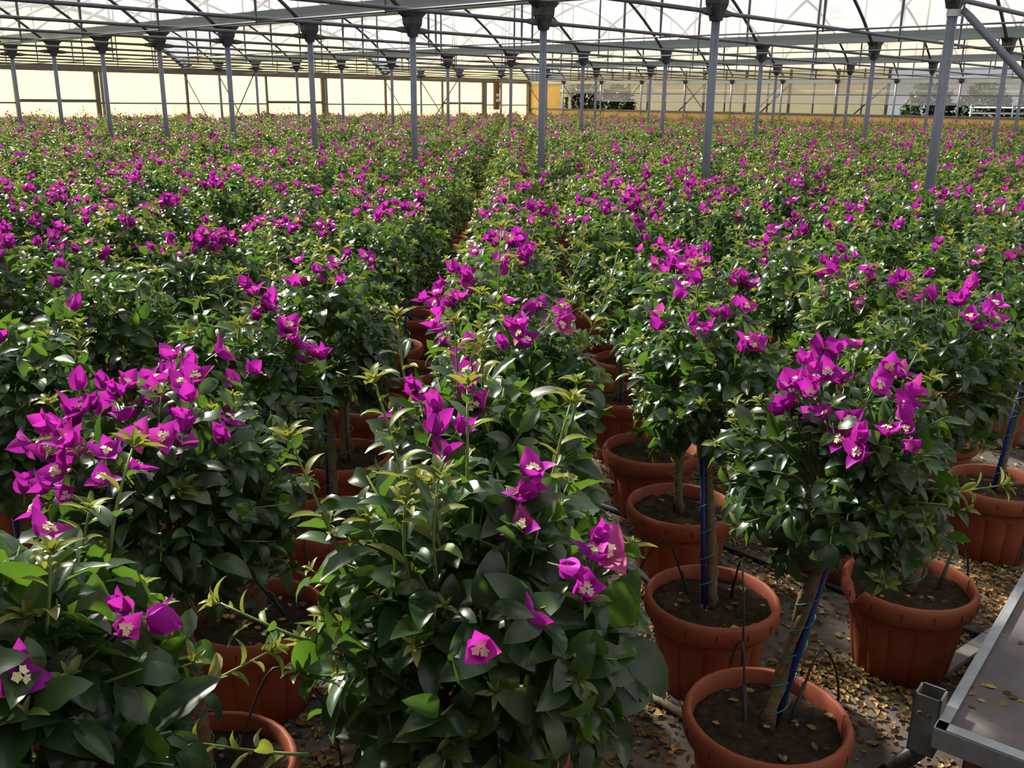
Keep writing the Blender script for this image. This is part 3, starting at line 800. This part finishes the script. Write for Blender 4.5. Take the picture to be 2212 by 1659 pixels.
C = lambda c, j, y0, dy: (-.02 + .635 * c, y0 + dy * j)
NEAR = [
 # central column of pots
 dict(x=-.045, y=1.30, seed=101, n_fl=15, fl_side=(.25, -.45, .40), n_shoot=3, lean=(0, 0), twig=125, leaf=.088, rad=(.245, .245, .27), cz=.91, stake='grey_stake',
      shoots=[((-.10, -.05, .18), (-.05, 0, 1), .24), ((-.20, -.02, .12), (-.35, 0, 1), .22), ((-.26, -.08, -.16), (-1, -.1, .12), .16), ((-.26, -.05, .02), (-1, 0, .45), .14), ((-.02, 0, .22), (0, .1, 1), .17), ((.10, .02, .2), (.1, .1, 1), .17)],
      label='large-leaved dark bougainvillea with several tall yellow-tipped shoots at the head of the central row'),
 dict(x=-.055, y=1.86, seed=102, n_fl=8, n_shoot=4, twig=120, leaf=.078, fl_side=(-.5, -.2, .5),
      shoots=[((-.16, 0, .2), (-.2, 0, 1), .16), ((-.05, -.1, .22), (0, 0, 1), .15)],
      label='leafy bougainvillea with few flowers directly behind the large-leaved one with tall shoots'),
 dict(x=.01, y=2.47, seed=103, n_fl=22, n_shoot=2, lit=1, shoots=[((-.05, 0, .2), (0, 0, 1), .25), ((.12, 0, .2), (.05, 0, 1), .2), ((.18, 0, .15), (.55, 0, 1), .26)], twig=115, leaf=.072,
      label='bougainvillea with magenta flowers on top, third in the central row'),
 dict(x=-.035, y=3.09, seed=104, n_fl=26, n_shoot=2, fl_side=(-.7, -.4, .2), shoots=[((0, 0, .2), (0, 0, 1), .32)], twig=105, leaf=.070, max_leaf=240,
      label='bougainvillea with flower clusters down one side, fourth in the central row'),
 # column of pots beside the trolley
 dict(x=.63, y=1.96, seed=105, n_fl=38, fl_side=(-.10, -.35, .75), n_shoot=2, lean=(.10, .0), double=True, side=0.3, rad=(.245, .24, .24), cz=.92, twig=135, leaf=.066, lit=0,
      shoots=[((-.02, .1, .18), (-.2, .1, 1), .24), ((.22, .05, -.08), (1, .1, .25), .18)],
      label='bougainvillea on a twisted double trunk in the pot beside the trolley corner'),
 dict(x=.61, y=2.53, seed=106, n_fl=20, lean=(-.03, .08), n_shoot=2, side=3.4, twig=110, leaf=.070, lit=1,
      label='bougainvillea with straight trunk on a blue stake behind the twisted double trunk'),
 dict(x=.63, y=3.20, seed=107, n_fl=24, n_shoot=2, twig=105, leaf=.068, max_leaf=240, label='third bougainvillea of the pot row starting beside the trolley'),
 dict(x=1.25, y=2.64, seed=108, pot_me=POT_SPLIT, n_fl=20, n_shoot=2, lean=(0, .05), fl_side=(.1, .0, .8), side=.6, twig=115, leaf=.066, lit=2,
      label='bougainvillea in the pot with a split rim beside the rail of the trolley'),
 dict(x=1.24, y=3.28, seed=109, n_fl=16, n_shoot=2, twig=105, leaf=.066, max_leaf=240, label='bougainvillea directly behind the pot with a split rim'),
 dict(x=1.92, y=3.44, seed=110, n_fl=12, n_shoot=2, twig=105, leaf=.066, max_leaf=240, side=3.4, lean=(.05, 0), label='bougainvillea on a blue stake in the outermost pot above bare ground'),
 # column left of the centre
 dict(x=-.685, y=1.08, seed=111, n_fl=6, n_shoot=3, fl_side=(.9, .2, .3), twig=120, leaf=.092, rad=(.225, .225, .23), cz=.92, stake='grey_stake',
      shoots=[((.20, .05, -.02), (1, .1, .5), .16), ((.12, .12, .18), (.1, .2, 1), .14)],
      label='broad-leaved dark bougainvillea with few magenta flowers before the densely flowering one'),
 dict(x=-.67, y=1.75, seed=112, n_fl=58, fl_side=(-.30, -.42, .42), fl_low=.3, n_shoot=1, stake='grey_stake', lean=(-.03, .03), side=3.3, twig=130, leaf=.076, rad=(.25, .245, .24), cz=.925, lit=1,
      label='bougainvillea crowned with the densest mass of magenta flowers, on a grey stake'),
 dict(x=-.73, y=2.41, seed=113, pot_me=POT_CHIP, n_fl=16, fl_side=(.8, -.1, .2), n_shoot=3, stake='grey_stake', side=.4, lit=1, lean=(.0, .03), twig=115, leaf=.074,
      label='bougainvillea in the pot with a chipped rim holding two black drip tubes'),
 dict(x=-.62, y=3.04, seed=114, n_fl=10, n_shoot=3, twig=110, leaf=.074, max_leaf=240, shoots=[((0.05, 0, .2), (.1, 0, 1), .2)], label='sparsely flowering bougainvillea behind the pot with a chipped rim'),
 # further columns
 dict(x=-1.30, y=2.28, seed=115, n_fl=4, n_shoot=3, twig=115, leaf=.078, label='dark green bougainvillea with hardly any flowers beside the densely flowering one'),
 dict(x=-1.29, y=2.93, seed=116, n_fl=4, n_shoot=2, twig=110, leaf=.074, max_leaf=240, label='round dark bougainvillea with a single flower on its shoulder, second of its row'),
 dict(x=-1.28, y=3.60, seed=117, n_fl=18, n_shoot=3, twig=105, leaf=.072, max_leaf=230, fl_side=(-.1, -.2, .8), label='bougainvillea flowering at the top centre, third of the row beside the densely flowering one'),
 dict(x=-1.93, y=3.40, seed=118, n_fl=14, n_shoot=1, twig=100, leaf=.072, max_leaf=230, fl_side=(.3, -.2, .8), label='bougainvillea with a magenta topknot at the outer edge of the plant block'),
]
for q in NEAR: near_plant(**q)

# ================================================================ THE ROWS BEHIND
def mid_variant(seed, lod):
    r = np.random.default_rng(seed)
    if lod == 0: cr = gen_crown(r, (0, 0, .91), (.258, .258, .245), 104, 7, .076, 22, None, 3, .45)
    else: cr = gen_crown(r, (0, 0, .87), (.262, .262, .235), 80, 5, .095, [2, 5, 7, 10, 3, 6, 2][seed % 7], None, 3, .6)
    mb = MB(); M = cr['leaf']; kd = r.integers(0, 6, len(M))
    T = LEAF_MID if lod == 0 else LEAF_LO
    for k in range(len(T)): instance_mesh(mb, T[k], M[kd % len(T) == k], 0)
    small = T[0]
    def tuftlet(Mt, s):
        for j in range(5):
            a = j * 2.5; el = .35 + .2 * j
            d = Mt[:3, 1] / np.linalg.norm(Mt[:3, 1]); x = Mt[:3, 0] / np.linalg.norm(Mt[:3, 0]); z = Mt[:3, 2] / np.linalg.norm(Mt[:3, 2])
            dd = (x * math.cos(a) + z * math.sin(a)) * math.cos(el) + d * math.sin(el)
            instance_mesh(mb, small, frames(Mt[:3, 3][None], dd[None], d[None] + .1, np.array([s])), 1)
    for Mt in cr['tuft']: tuftlet(Mt, .036 if lod == 0 else .050)
    for b, d, ln in cr['shoot']:
        pts = shoot_curve(b, d, ln, r); mb.tube(pts, np.linspace(.0035, .002, 5), 3, mi=2)
        SM = shoot_leaves(pts, r, 6, .055); instance_mesh(mb, small, SM[:3], 0); instance_mesh(mb, small, SM[3:], 1)
        tuftlet(frames(pts[-1:], d[None], r.normal(0, 1, (1, 3)), np.ones(1))[0], .045)
    fol = mb.mesh('foliage', ['leaf', 'young_leaf', 'stem'], lod == 0)
    return fol, cr['flower'], mb
LOWB = bract_blade(0.8, 0.4, 0.7, .050, .044, cross=1, st=(0.4,))
def flowers_joined(FM, name='flowers'):
    mb = MB(); v, f = LOWB
    for M in FM:
        for k in range(3): mb.add((v @ roty(k * 2.094).T) @ M[:3, :3].T + M[:3, 3], f)
    return mb.mesh(name, 'bract'), mb
r0 = np.random.default_rng(5)
TR_ME = trunk_mesh(.74, (0, 0), r0, False, 6)
ST_ME = {m_: stake_and_twine(TR_ME[1], .74, m_, 2.8, (0, 0)) for m_ in ('blue_plastic', 'grey_stake')}
MIDV = [mid_variant(301 + i, 0) for i in range(7)]
FARV = [mid_variant(400 + i, 1) for i in range(7)]
FAR_FL = [flowers_joined(v[1]) for v in FARV]

spots = []
for c in range(-60, 60):
    x0 = -.02 + .635 * c
    y0 = {-1: 3.69, 0: 3.71, 1: 3.84, 2: 3.92, 3: 4.08, -2: 4.24, -3: 4.04}.get(c)
    if y0 is None: y0 = 4.08 + (c - 3) * .62 if c > 3 else 4.0 + (-c - 3) * .35
    j = 0
    while True:
        y = y0 + .64 * j; j += 1
        if y > 44: break
        x, yy = x0 + rng.normal(0, .04), y + rng.normal(0, .04)
        P = np.array([x, yy, 0]); u, v = P @ UD, P @ VD
        if u > U_END - .5 or v > V_END - .6: 
            if y > 30: break
            continue
        q = project((x, yy, .95))
        if q is None or not (-190 < q[0] < 2400): continue
        if min(np.linalg.norm(P - Cc) for Cc in COLUMNS) < .31: continue
        spots.append((yy, x, c, j))
spots.sort()
IND = spots[:282]; REST = spots[282:]
ROWTXT = {0: 'in the central pot row', 1: 'in the pot row starting beside the trolley corner', 2: 'in the pot row starting with the split pot', 3: 'in the pot row starting with the outermost pot',
          -1: 'in the pot row of the densely flowering plant', -2: 'in the second pot row from the central one towards the gable', -3: 'in the third pot row from the central one towards the gable'}
for i, (y, x, c, j) in enumerate(IND):
    lod = 0 if y < 7.2 else 1
    r = np.random.default_rng(1000 + i)
    fol, FM, _ = (MIDV if lod == 0 else FARV)[i % 7]
    nfront = {0: 4, 1: 3, 2: 2, 3: 1, -1: 4, -2: 3, -3: 1}.get(c)
    if nfront is not None and nfront + j <= 16: lab_ = ORD[nfront + j - 1] + ' bougainvillea ' + ROWTXT[c]
    elif nfront is not None: lab_ = 'small bougainvillea far back ' + ROWTXT[c]
    else: lab_ = 'bougainvillea of the %s pot row from the centre towards the %s' % (ORD[abs(c) - 1] if abs(c) < 17 else 'outermost', 'far side wall' if c > 0 else 'gable')
    nf = int(r.choice([4, 9, 14, 20]))
    if lod == 0 and nfront is None: lab_ = {4: 'sparsely flowering ', 9: 'lightly flowering ', 14: 'well flowering ', 20: 'richly flowering '}[nf] + lab_
    root = tag(empty('potted_bougainvillea', (x, y, 0)), lab_, 'potted plant', 'bougainvilleas in the crowded rows')
    rz = r.uniform(0, 6.3); sc = r.uniform(.94, 1.06); root.rotation_euler.z = rz; root.scale = (sc, sc, r.uniform(.93, 1.05))
    link('pot', POT_HI if y < 6 else POT_LO, root); link('soil', SOIL_LO, root); link('trunk', TR_ME[0], root)
    st = ST_ME['blue_plastic' if r.random() < .5 else 'grey_stake']
    link('stake', st[0], root)
    if y < 6: link('twine', st[1], root)
    tag(link('foliage', fol, root), kind='stuff')
    if lod == 0:
        for T in FM[:nf]: link('flower', FLOWER_ME[int(r.integers(0, 4))], root, T)
    elif r.random() < .85:
        tag(link('flowers', FAR_FL[i % 7][0], root), kind='stuff')

# the rest of the field: one object, instances of the far plants on points
src = bpy.data.collections.new('field_plants')
for i in range(7):
    mb = MB(); a = FARV[i][2]
    mb.v = list(a.v); mb.f = list(a.f); mb.mi = list(a.mi); mb.n = a.n
    b = FAR_FL[i][1]
    if i != 6: mb.add(np.vstack(b.v), b.f, 3)
    mb.tube([(0, 0, .2), (0, 0, .75)], .016, 5, mi=4)
    mb.tube([(0, 0, 0), (0, 0, .23), (0, 0, .232), (0, 0, .29)], [.14, .175, .20, .20], 10, mi=5)
    o = bpy.data.objects.new('field_plant', mb.mesh('field_plant', ['leaf', 'young_leaf', 'stem', 'bract', 'bark', 'terracotta']))
    src.objects.link(o)
pts = np.array([(x, y, 0) for y, x, *_ in REST])
me = bpy.data.meshes.new('field_points'); me.from_pydata([tuple(p_) for p_ in pts], [], [])
at_r = me.attributes.new('rz', 'FLOAT', 'POINT'); at_r.data.foreach_set('value', rng.uniform(0, 6.3, len(pts)).astype(np.float32))
at_s = me.attributes.new('sc', 'FLOAT', 'POINT'); at_s.data.foreach_set('value', rng.uniform(.92, 1.08, len(pts)).astype(np.float32))
at_i = me.attributes.new('pick', 'INT', 'POINT'); at_i.data.foreach_set('value', rng.integers(0, 7, len(pts)).astype(np.int32))
fo = link('bougainvillea_field', me)
tag(fo, 'field of distant bougainvilleas in pots reaching to the yellow walls', 'plants', kind='stuff')
ng_ = bpy.data.node_groups.new('plant_field', 'GeometryNodeTree')
ng_.interface.new_socket('Geometry', in_out='INPUT', socket_type='NodeSocketGeometry')
ng_.interface.new_socket('Geometry', in_out='OUTPUT', socket_type='NodeSocketGeometry')
N = ng_.nodes; gi, go = N.new('NodeGroupInput'), N.new('NodeGroupOutput')
ci = N.new('GeometryNodeCollectionInfo'); ci.inputs['Collection'].default_value = src
ci.inputs['Separate Children'].default_value = True; ci.inputs['Reset Children'].default_value = True
ip = N.new('GeometryNodeInstanceOnPoints'); ip.inputs['Pick Instance'].default_value = True
def named(nm, ty):
    n = N.new('GeometryNodeInputNamedAttribute'); n.data_type = ty; n.inputs['Name'].default_value = nm
    return n.outputs['Attribute']
cx = N.new('ShaderNodeCombineXYZ')
ng_.links.new(named('rz', 'FLOAT'), cx.inputs['Z'])
ng_.links.new(gi.outputs[0], ip.inputs['Points']); ng_.links.new(ci.outputs[0], ip.inputs['Instance'])
ng_.links.new(named('pick', 'INT'), ip.inputs['Instance Index']); ng_.links.new(cx.outputs[0], ip.inputs['Rotation'])
ng_.links.new(named('sc', 'FLOAT'), ip.inputs['Scale']); ng_.links.new(ip.outputs[0], go.inputs[0])
md = fo.modifiers.new('field', 'NODES'); md.node_group = ng_
print('plants: near', len(NEAR), 'rows', len(IND), 'field', len(REST))

# ---- trees outside the open side strip
def outside_tree(u, v, h, w, seed, lab):
    r = np.random.default_rng(seed); P0 = W3(u, v, 0)
    root = tag(empty('outside_tree', P0), lab, 'tree', 'trees outside the side wall')
    mb = MB(); n = 900
    d = r.normal(0, 1, (n, 3)); d /= np.linalg.norm(d, axis=1)[:, None]
    pos = d * np.array([w, w, h * .48]) * (r.uniform(.55, 1, n) ** .5)[:, None] + np.array([0, 0, h * .52])
    M = frames(pos, d * .5 + r.normal(0, .6, (n, 3)), d + np.array([0, 0, .6]), r.uniform(.22, .38, n))
    instance_mesh(mb, LEAF_LO[0], M)
    tag(link('foliage', mb.mesh('foliage', 'far_tree_leaf'), root), kind='stuff')
    link('trunk', MB().tube([(0, 0, 0), (0.05, 0, h * .4), (0, .05, h * .75)], [.12, .09, .04], 7).mesh('trunk', 'bark', True), root)
for u, dv, h, w, s in ((13.1, 4.0, 2.5, .78, 1), (11.2, 4.0, 2.4, .78, 2), (9.3, 4.0, 2.6, .78, 3), (7.4, 4.0, 2.45, .78, 4), (27.6, 2.4, 2.5, .75, 5), (25.6, 2.2, 2.3, 0.7, 6)):
    outside_tree(u, V_END + dv, h, w, s, ORD[s - 1] + ' dark leafy tree outside counted from the end of the neighbouring yellow greenhouse' if s < 5 else
                 ('dark tree outside behind the ochre corner panel' if s == 5 else 'small dark tree outside beside the white post near the corner'))

# ================================================================ SMALL THINGS ON THE GROUND
lit = np.random.default_rng(77)
mb = MB(); cnt = 0
cl = [(lit.uniform(-1.0, 2.5), lit.uniform(1.7, 4.3), lit.uniform(.04, .15)) for _ in range(190)]
near_pots = [(q['x'], q['y']) for q in NEAR]
while cnt < 27000:
    if lit.random() < .8:
        a, b, s = cl[int(lit.integers(0, len(cl)))]; x, y = lit.normal(a, s), lit.normal(b, s)
    else: x, y = lit.uniform(-1.8, 3.0), lit.uniform(1.5, 5.6)
    if y < 1.3 or any((x - a) ** 2 + (y - b) ** 2 < .15 ** 2 for a, b in near_pots): continue
    v, f = crumpled(lit, lit.uniform(.005, .0165)); mb.add(v + np.array([x, y, .001 + abs(lit.normal(0, .004))]), f); cnt += 1
tag(link('dry_bract_litter', mb.mesh('dry_bract_litter', 'dry_bract')), 'scattered dry yellow-brown bracts littering the ground between the pots', 'litter', kind='stuff')

# drip tubes arching out of the pots
def drip(label, pts, spike=None):
    o = tag(empty('drip_tube', (float(pts[0][0]), float(pts[0][1]), 0)), label, 'drip tube')
    p0 = np.array([pts[0][0], pts[0][1], 0.0]); P = [np.asarray(p_, float) - p0 for p_ in pts]
    k = len(P); t = np.linspace(0, 1, 24); kn = np.linspace(0, 1, k)
    # Catmull-Rom through the points
    out_ = []
    for s in t:
        f_ = s * (k - 1); i = min(int(f_), k - 2); w = f_ - i
        a, b, c_, d = P[max(i - 1, 0)], P[i], P[i + 1], P[min(i + 2, k - 1)]
        out_.append(.5 * ((2 * b) + (c_ - a) * w + (2 * a - 5 * b + 4 * c_ - d) * w * w + (3 * b - a - 3 * c_ + d) * w ** 3))
    link('tube', MB().tube(out_, .0032, 6).mesh('tube', 'black_plastic', True), o)
    e = out_[-1]; dd = out_[-1] - out_[-3]; dd /= np.linalg.norm(dd)
    link('spike', MB().tube([e - dd * .10, e + dd * .015, e + dd * .03], [.0055, .0055, .002], 6).mesh('spike', 'black_plastic', True), o)
def arc(x, y, dx, dy, h, ex, ey):
    """from the ground at x+dx, y+dy up to height h and into the soil at x+ex, y+ey"""
    g = np.array([x + dx, y + dy, .004]); e = np.array([x + ex, y + ey, .255])
    return [g, g * .9 + e * .1 + np.array([0, 0, h * .62]), g * .45 + e * .55 + np.array([0, 0, h - .12]), g * .12 + e * .88 + np.array([0, 0, (h - .25) * .55]), e]
drip('black drip tube arching into the chipped pot from bare ground behind it', arc(-.73, 2.41, -.12, .30, .44, -.05, .05))
drip('black drip tube arching from the front of the chipped pot over its rim', arc(-.73, 2.41, -.16, -.26, .46, .08, .02))
drip('black drip tube rising from the pot of the densely flowering plant', arc(-.67, 1.75, .28, .14, .48, .05, .02))
drip('black drip tube beside the blue stake arching over the ground between the pots', arc(.61, 2.53, -.26, .02, .44, -.06, .05))
drip('black drip tube arching over the back rim of the blue-staked pot', arc(.61, 2.53, .04, -.25, .43, .07, .05))
drip('black drip tube arching beside the twisted double trunk', arc(.63, 1.96, .24, .16, .40, .07, .03))
drip('black drip tube stuck upright in the soil before the twisted double trunk', arc(.63, 1.96, -.04, .25, .40, -.05, .0))
drip('black drip tube standing in the soil of the pot with a split rim', arc(1.25, 2.64, .24, .10, .40, .11, .03))
drip('thin black drip tube behind the densely flowering plant over bare ground', arc(-.62, 3.04, -.05, -.26, .42, -.10, -.05))

def hose(label, pts, r):
    tag(link('supply_hose', MB().tube(pts, r, 8).mesh('hose', 'black_plastic', True)), label, 'hose')
hose('black supply hose lying across the ground behind the pot with a split rim', [(.20, 3.98, .012), (.85, 3.43, .012), (1.25, 3.05, .012), (1.55, 2.82, .012), (2.2, 2.3, .012)], .013)
hose('black supply hose beyond the outermost pot on a blue stake', [(1.3, 4.35, .012), (1.86, 3.89, .012), (2.4, 3.4, .012), (3.1, 2.9, .012)], .013)
hose('black supply hose on the ground in front of the last visible pots', [(2.0, 5.2, .012), (2.6, 4.68, .012), (3.3, 4.1, .012)], .013)
a, b = at(1350, 1485, .015), at(1500, 1560, .015)
tag(link('dry_stick', MB().tube([a - (b - a) * .3, a, (a + b) / 2 + np.array([.01, .01, .004]), b, b + (b - a) * .15], [.008, .012, .013, .012, .007], 7).mesh('stick', 'dry_wood', True)),
    'pale dry stick lying on the ground beside the blue-staked pot', 'stick')

# ================================================================ TROLLEY
S2 = np.array([.62, .785, 0]); S2 /= np.linalg.norm(S2); F2 = np.array([S2[1], -S2[0], 0]); ZB = .40
C0 = np.array([.945, 1.775, 0])
AXT = np.array([S2, F2, [0, 0, 1.0]])
tr = tag(empty('flat_trolley', tuple(C0)), 'low flat galvanised trolley with worn dark wooden deck', 'trolley')
LS, LF = 1.35, .62
def T(s, f_, z): return S2 * s + F2 * f_ + np.array([0, 0, z])
link('deck', MB().box(T(LS / 2, LF / 2, ZB - .018), (LS - .03, LF - .03, .012), AXT).mesh('deck', 'trolley_board'), tr)
def rail(name, s0, s1, f0, f1, mat='trolley_steel'):
    mb = MB()
    mb.box(T((s0 + s1) / 2, (f0 + f1) / 2, ZB), (s1 - s0, f1 - f0, .006), AXT)
    if s1 - s0 > f1 - f0: mb.box(T((s0 + s1) / 2, f0 if f0 < .1 else f1, ZB - .025), (s1 - s0, .006, .05), AXT)
    else: mb.box(T(s0 if s0 < .1 else s1, (f0 + f1) / 2, ZB - .025), (.006, f1 - f0, .05), AXT)
    link(name, mb.mesh(name, mat), tr)
rail('side_rail', 0, LS, 0, .022); rail('side_rail', 0, LS, LF - .022, LF)
rail('end_rail', 0, .03, 0, LF); rail('end_rail', LS - .03, LS, 0, LF)
for s_, f_ in ((.07, -.032), (LS - .07, -.032), (.07, LF + .032), (LS - .07, LF + .032)):
    mb = MB(); w, t = .058, .005
    for ax_, sg in ((0, 1), (0, -1), (1, 1), (1, -1)):
        off = AXT[ax_] * sg * (w / 2 - t / 2)
        mb.box(T(s_, f_, ZB - .035) + off, (t, w, .15) if ax_ == 0 else (w, t, .15), AXT)
    so = link('socket_post', mb.mesh('socket_post', 'trolley_post'), tr)
    for q_ in (-1, 1):
        ring = [T(s_ - w / 2 - .003, f_ + q_ * .010 + .006 * math.cos(a_), ZB - .005 + .006 * math.sin(a_)) for a_ in np.linspace(.6, 5.6, 8)]
        link('weld_mark', MB().tube(ring, .0016, 4).mesh('weld_mark', 'dark_steel'), so)
for s_, f_ in ((.36, .05), (LS - .36, .05), (.36, LF - .05), (LS - .36, LF - .05)):
    co = link('caster_fork', MB().box(T(s_, f_, ZB - .06), (.09, .09, .07), AXT).box(T(s_, f_ + .033, .19), (.03, .006, .24), AXT).box(T(s_, f_ - .033, .19), (.03, .006, .24), AXT).mesh('caster_fork', 'trolley_post'), tr)
    ax_ = T(s_, f_, .085)
    link('wheel', MB().tube([ax_ - F2 * .024, ax_ - F2 * .02, ax_ + F2 * .02, ax_ + F2 * .024], [.072, .085, .085, .072], 20).mesh('wheel', 'caster_tyre', True), co)
h0 = T(.06, -.035, .29); h1 = at(1930, 1659, .2) - C0; h1[2] = .2
link('tow_bar', MB().tube([h0, h1, h1 + (h1 - h0) * .5], .021, 10).mesh('tow_bar', 'black_plastic', True), tr)
dr = np.random.default_rng(9)
for i in range(14):
    P = at(*[(2190, 1508), (2168, 1520), (2098, 1483), (2126, 1480), (2100, 1500), (2140, 1485), (2100, 1528), (2150, 1365), (2165, 1372), (2205, 1390), (2120, 1514), (2200, 1310), (2176, 1498), (2205, 1515)][i], ZB - .012)
    v, f = crumpled(dr, dr.uniform(.008, .014))
    o = link('dry_bract', mesh_from('dry_bract', v * np.array([1, 1, .4]), f, 'dry_bract')); o.location = tuple(P)
    tag(o, 'small dry yellow bract fallen on the dark trolley deck', 'dry bract', 'dry bracts on the trolley deck')
a, b = at(2020, 1458, .015), at(2085, 1413, .015)
d_ = (b - a) / np.linalg.norm(b - a)
tag(link('grey_plank', MB().box((a + b) / 2 + d_ * .1, (.42, .045, .018), [d_, [-d_[1], d_[0], 0], [0, 0, 1]]).mesh('grey_plank', 'grey_plank')),
    'narrow grey plank lying on the ground beside the trolley rail', 'plank')

# weeds growing up along the gable wall
wd = np.random.default_rng(31); mb = MB()
for _ in range(170):
    v = wd.uniform(7.8, 31); P = W3(U_END - wd.uniform(.15, .35), v, 0); h = wd.uniform(1.0, 1.42)
    mb.tube([P, P + np.array([wd.normal(0, .04), wd.normal(0, .04), h * .6]), P + np.array([wd.normal(0, .09), wd.normal(0, .09), h])], [.006, .005, .003], 3)
    n = 7
    pos = P + np.array([0, 0, 1]) * np.linspace(.7, 1, n)[:, None] * h + wd.normal(0, .03, (n, 3))
    instance_mesh(mb, LEAF_LO[0], frames(pos, wd.normal(0, 1, (n, 3)) + np.array([0, 0, .3]), wd.normal(0, 1, (n, 3)) + np.array([0, 0, 1.0]), wd.uniform(.05, .10, n)))
tag(link('wall_weeds', mb.mesh('wall_weeds', 'young_leaf')), 'thin weeds growing along the foot of the yellow gable wall', 'weeds', kind='stuff')
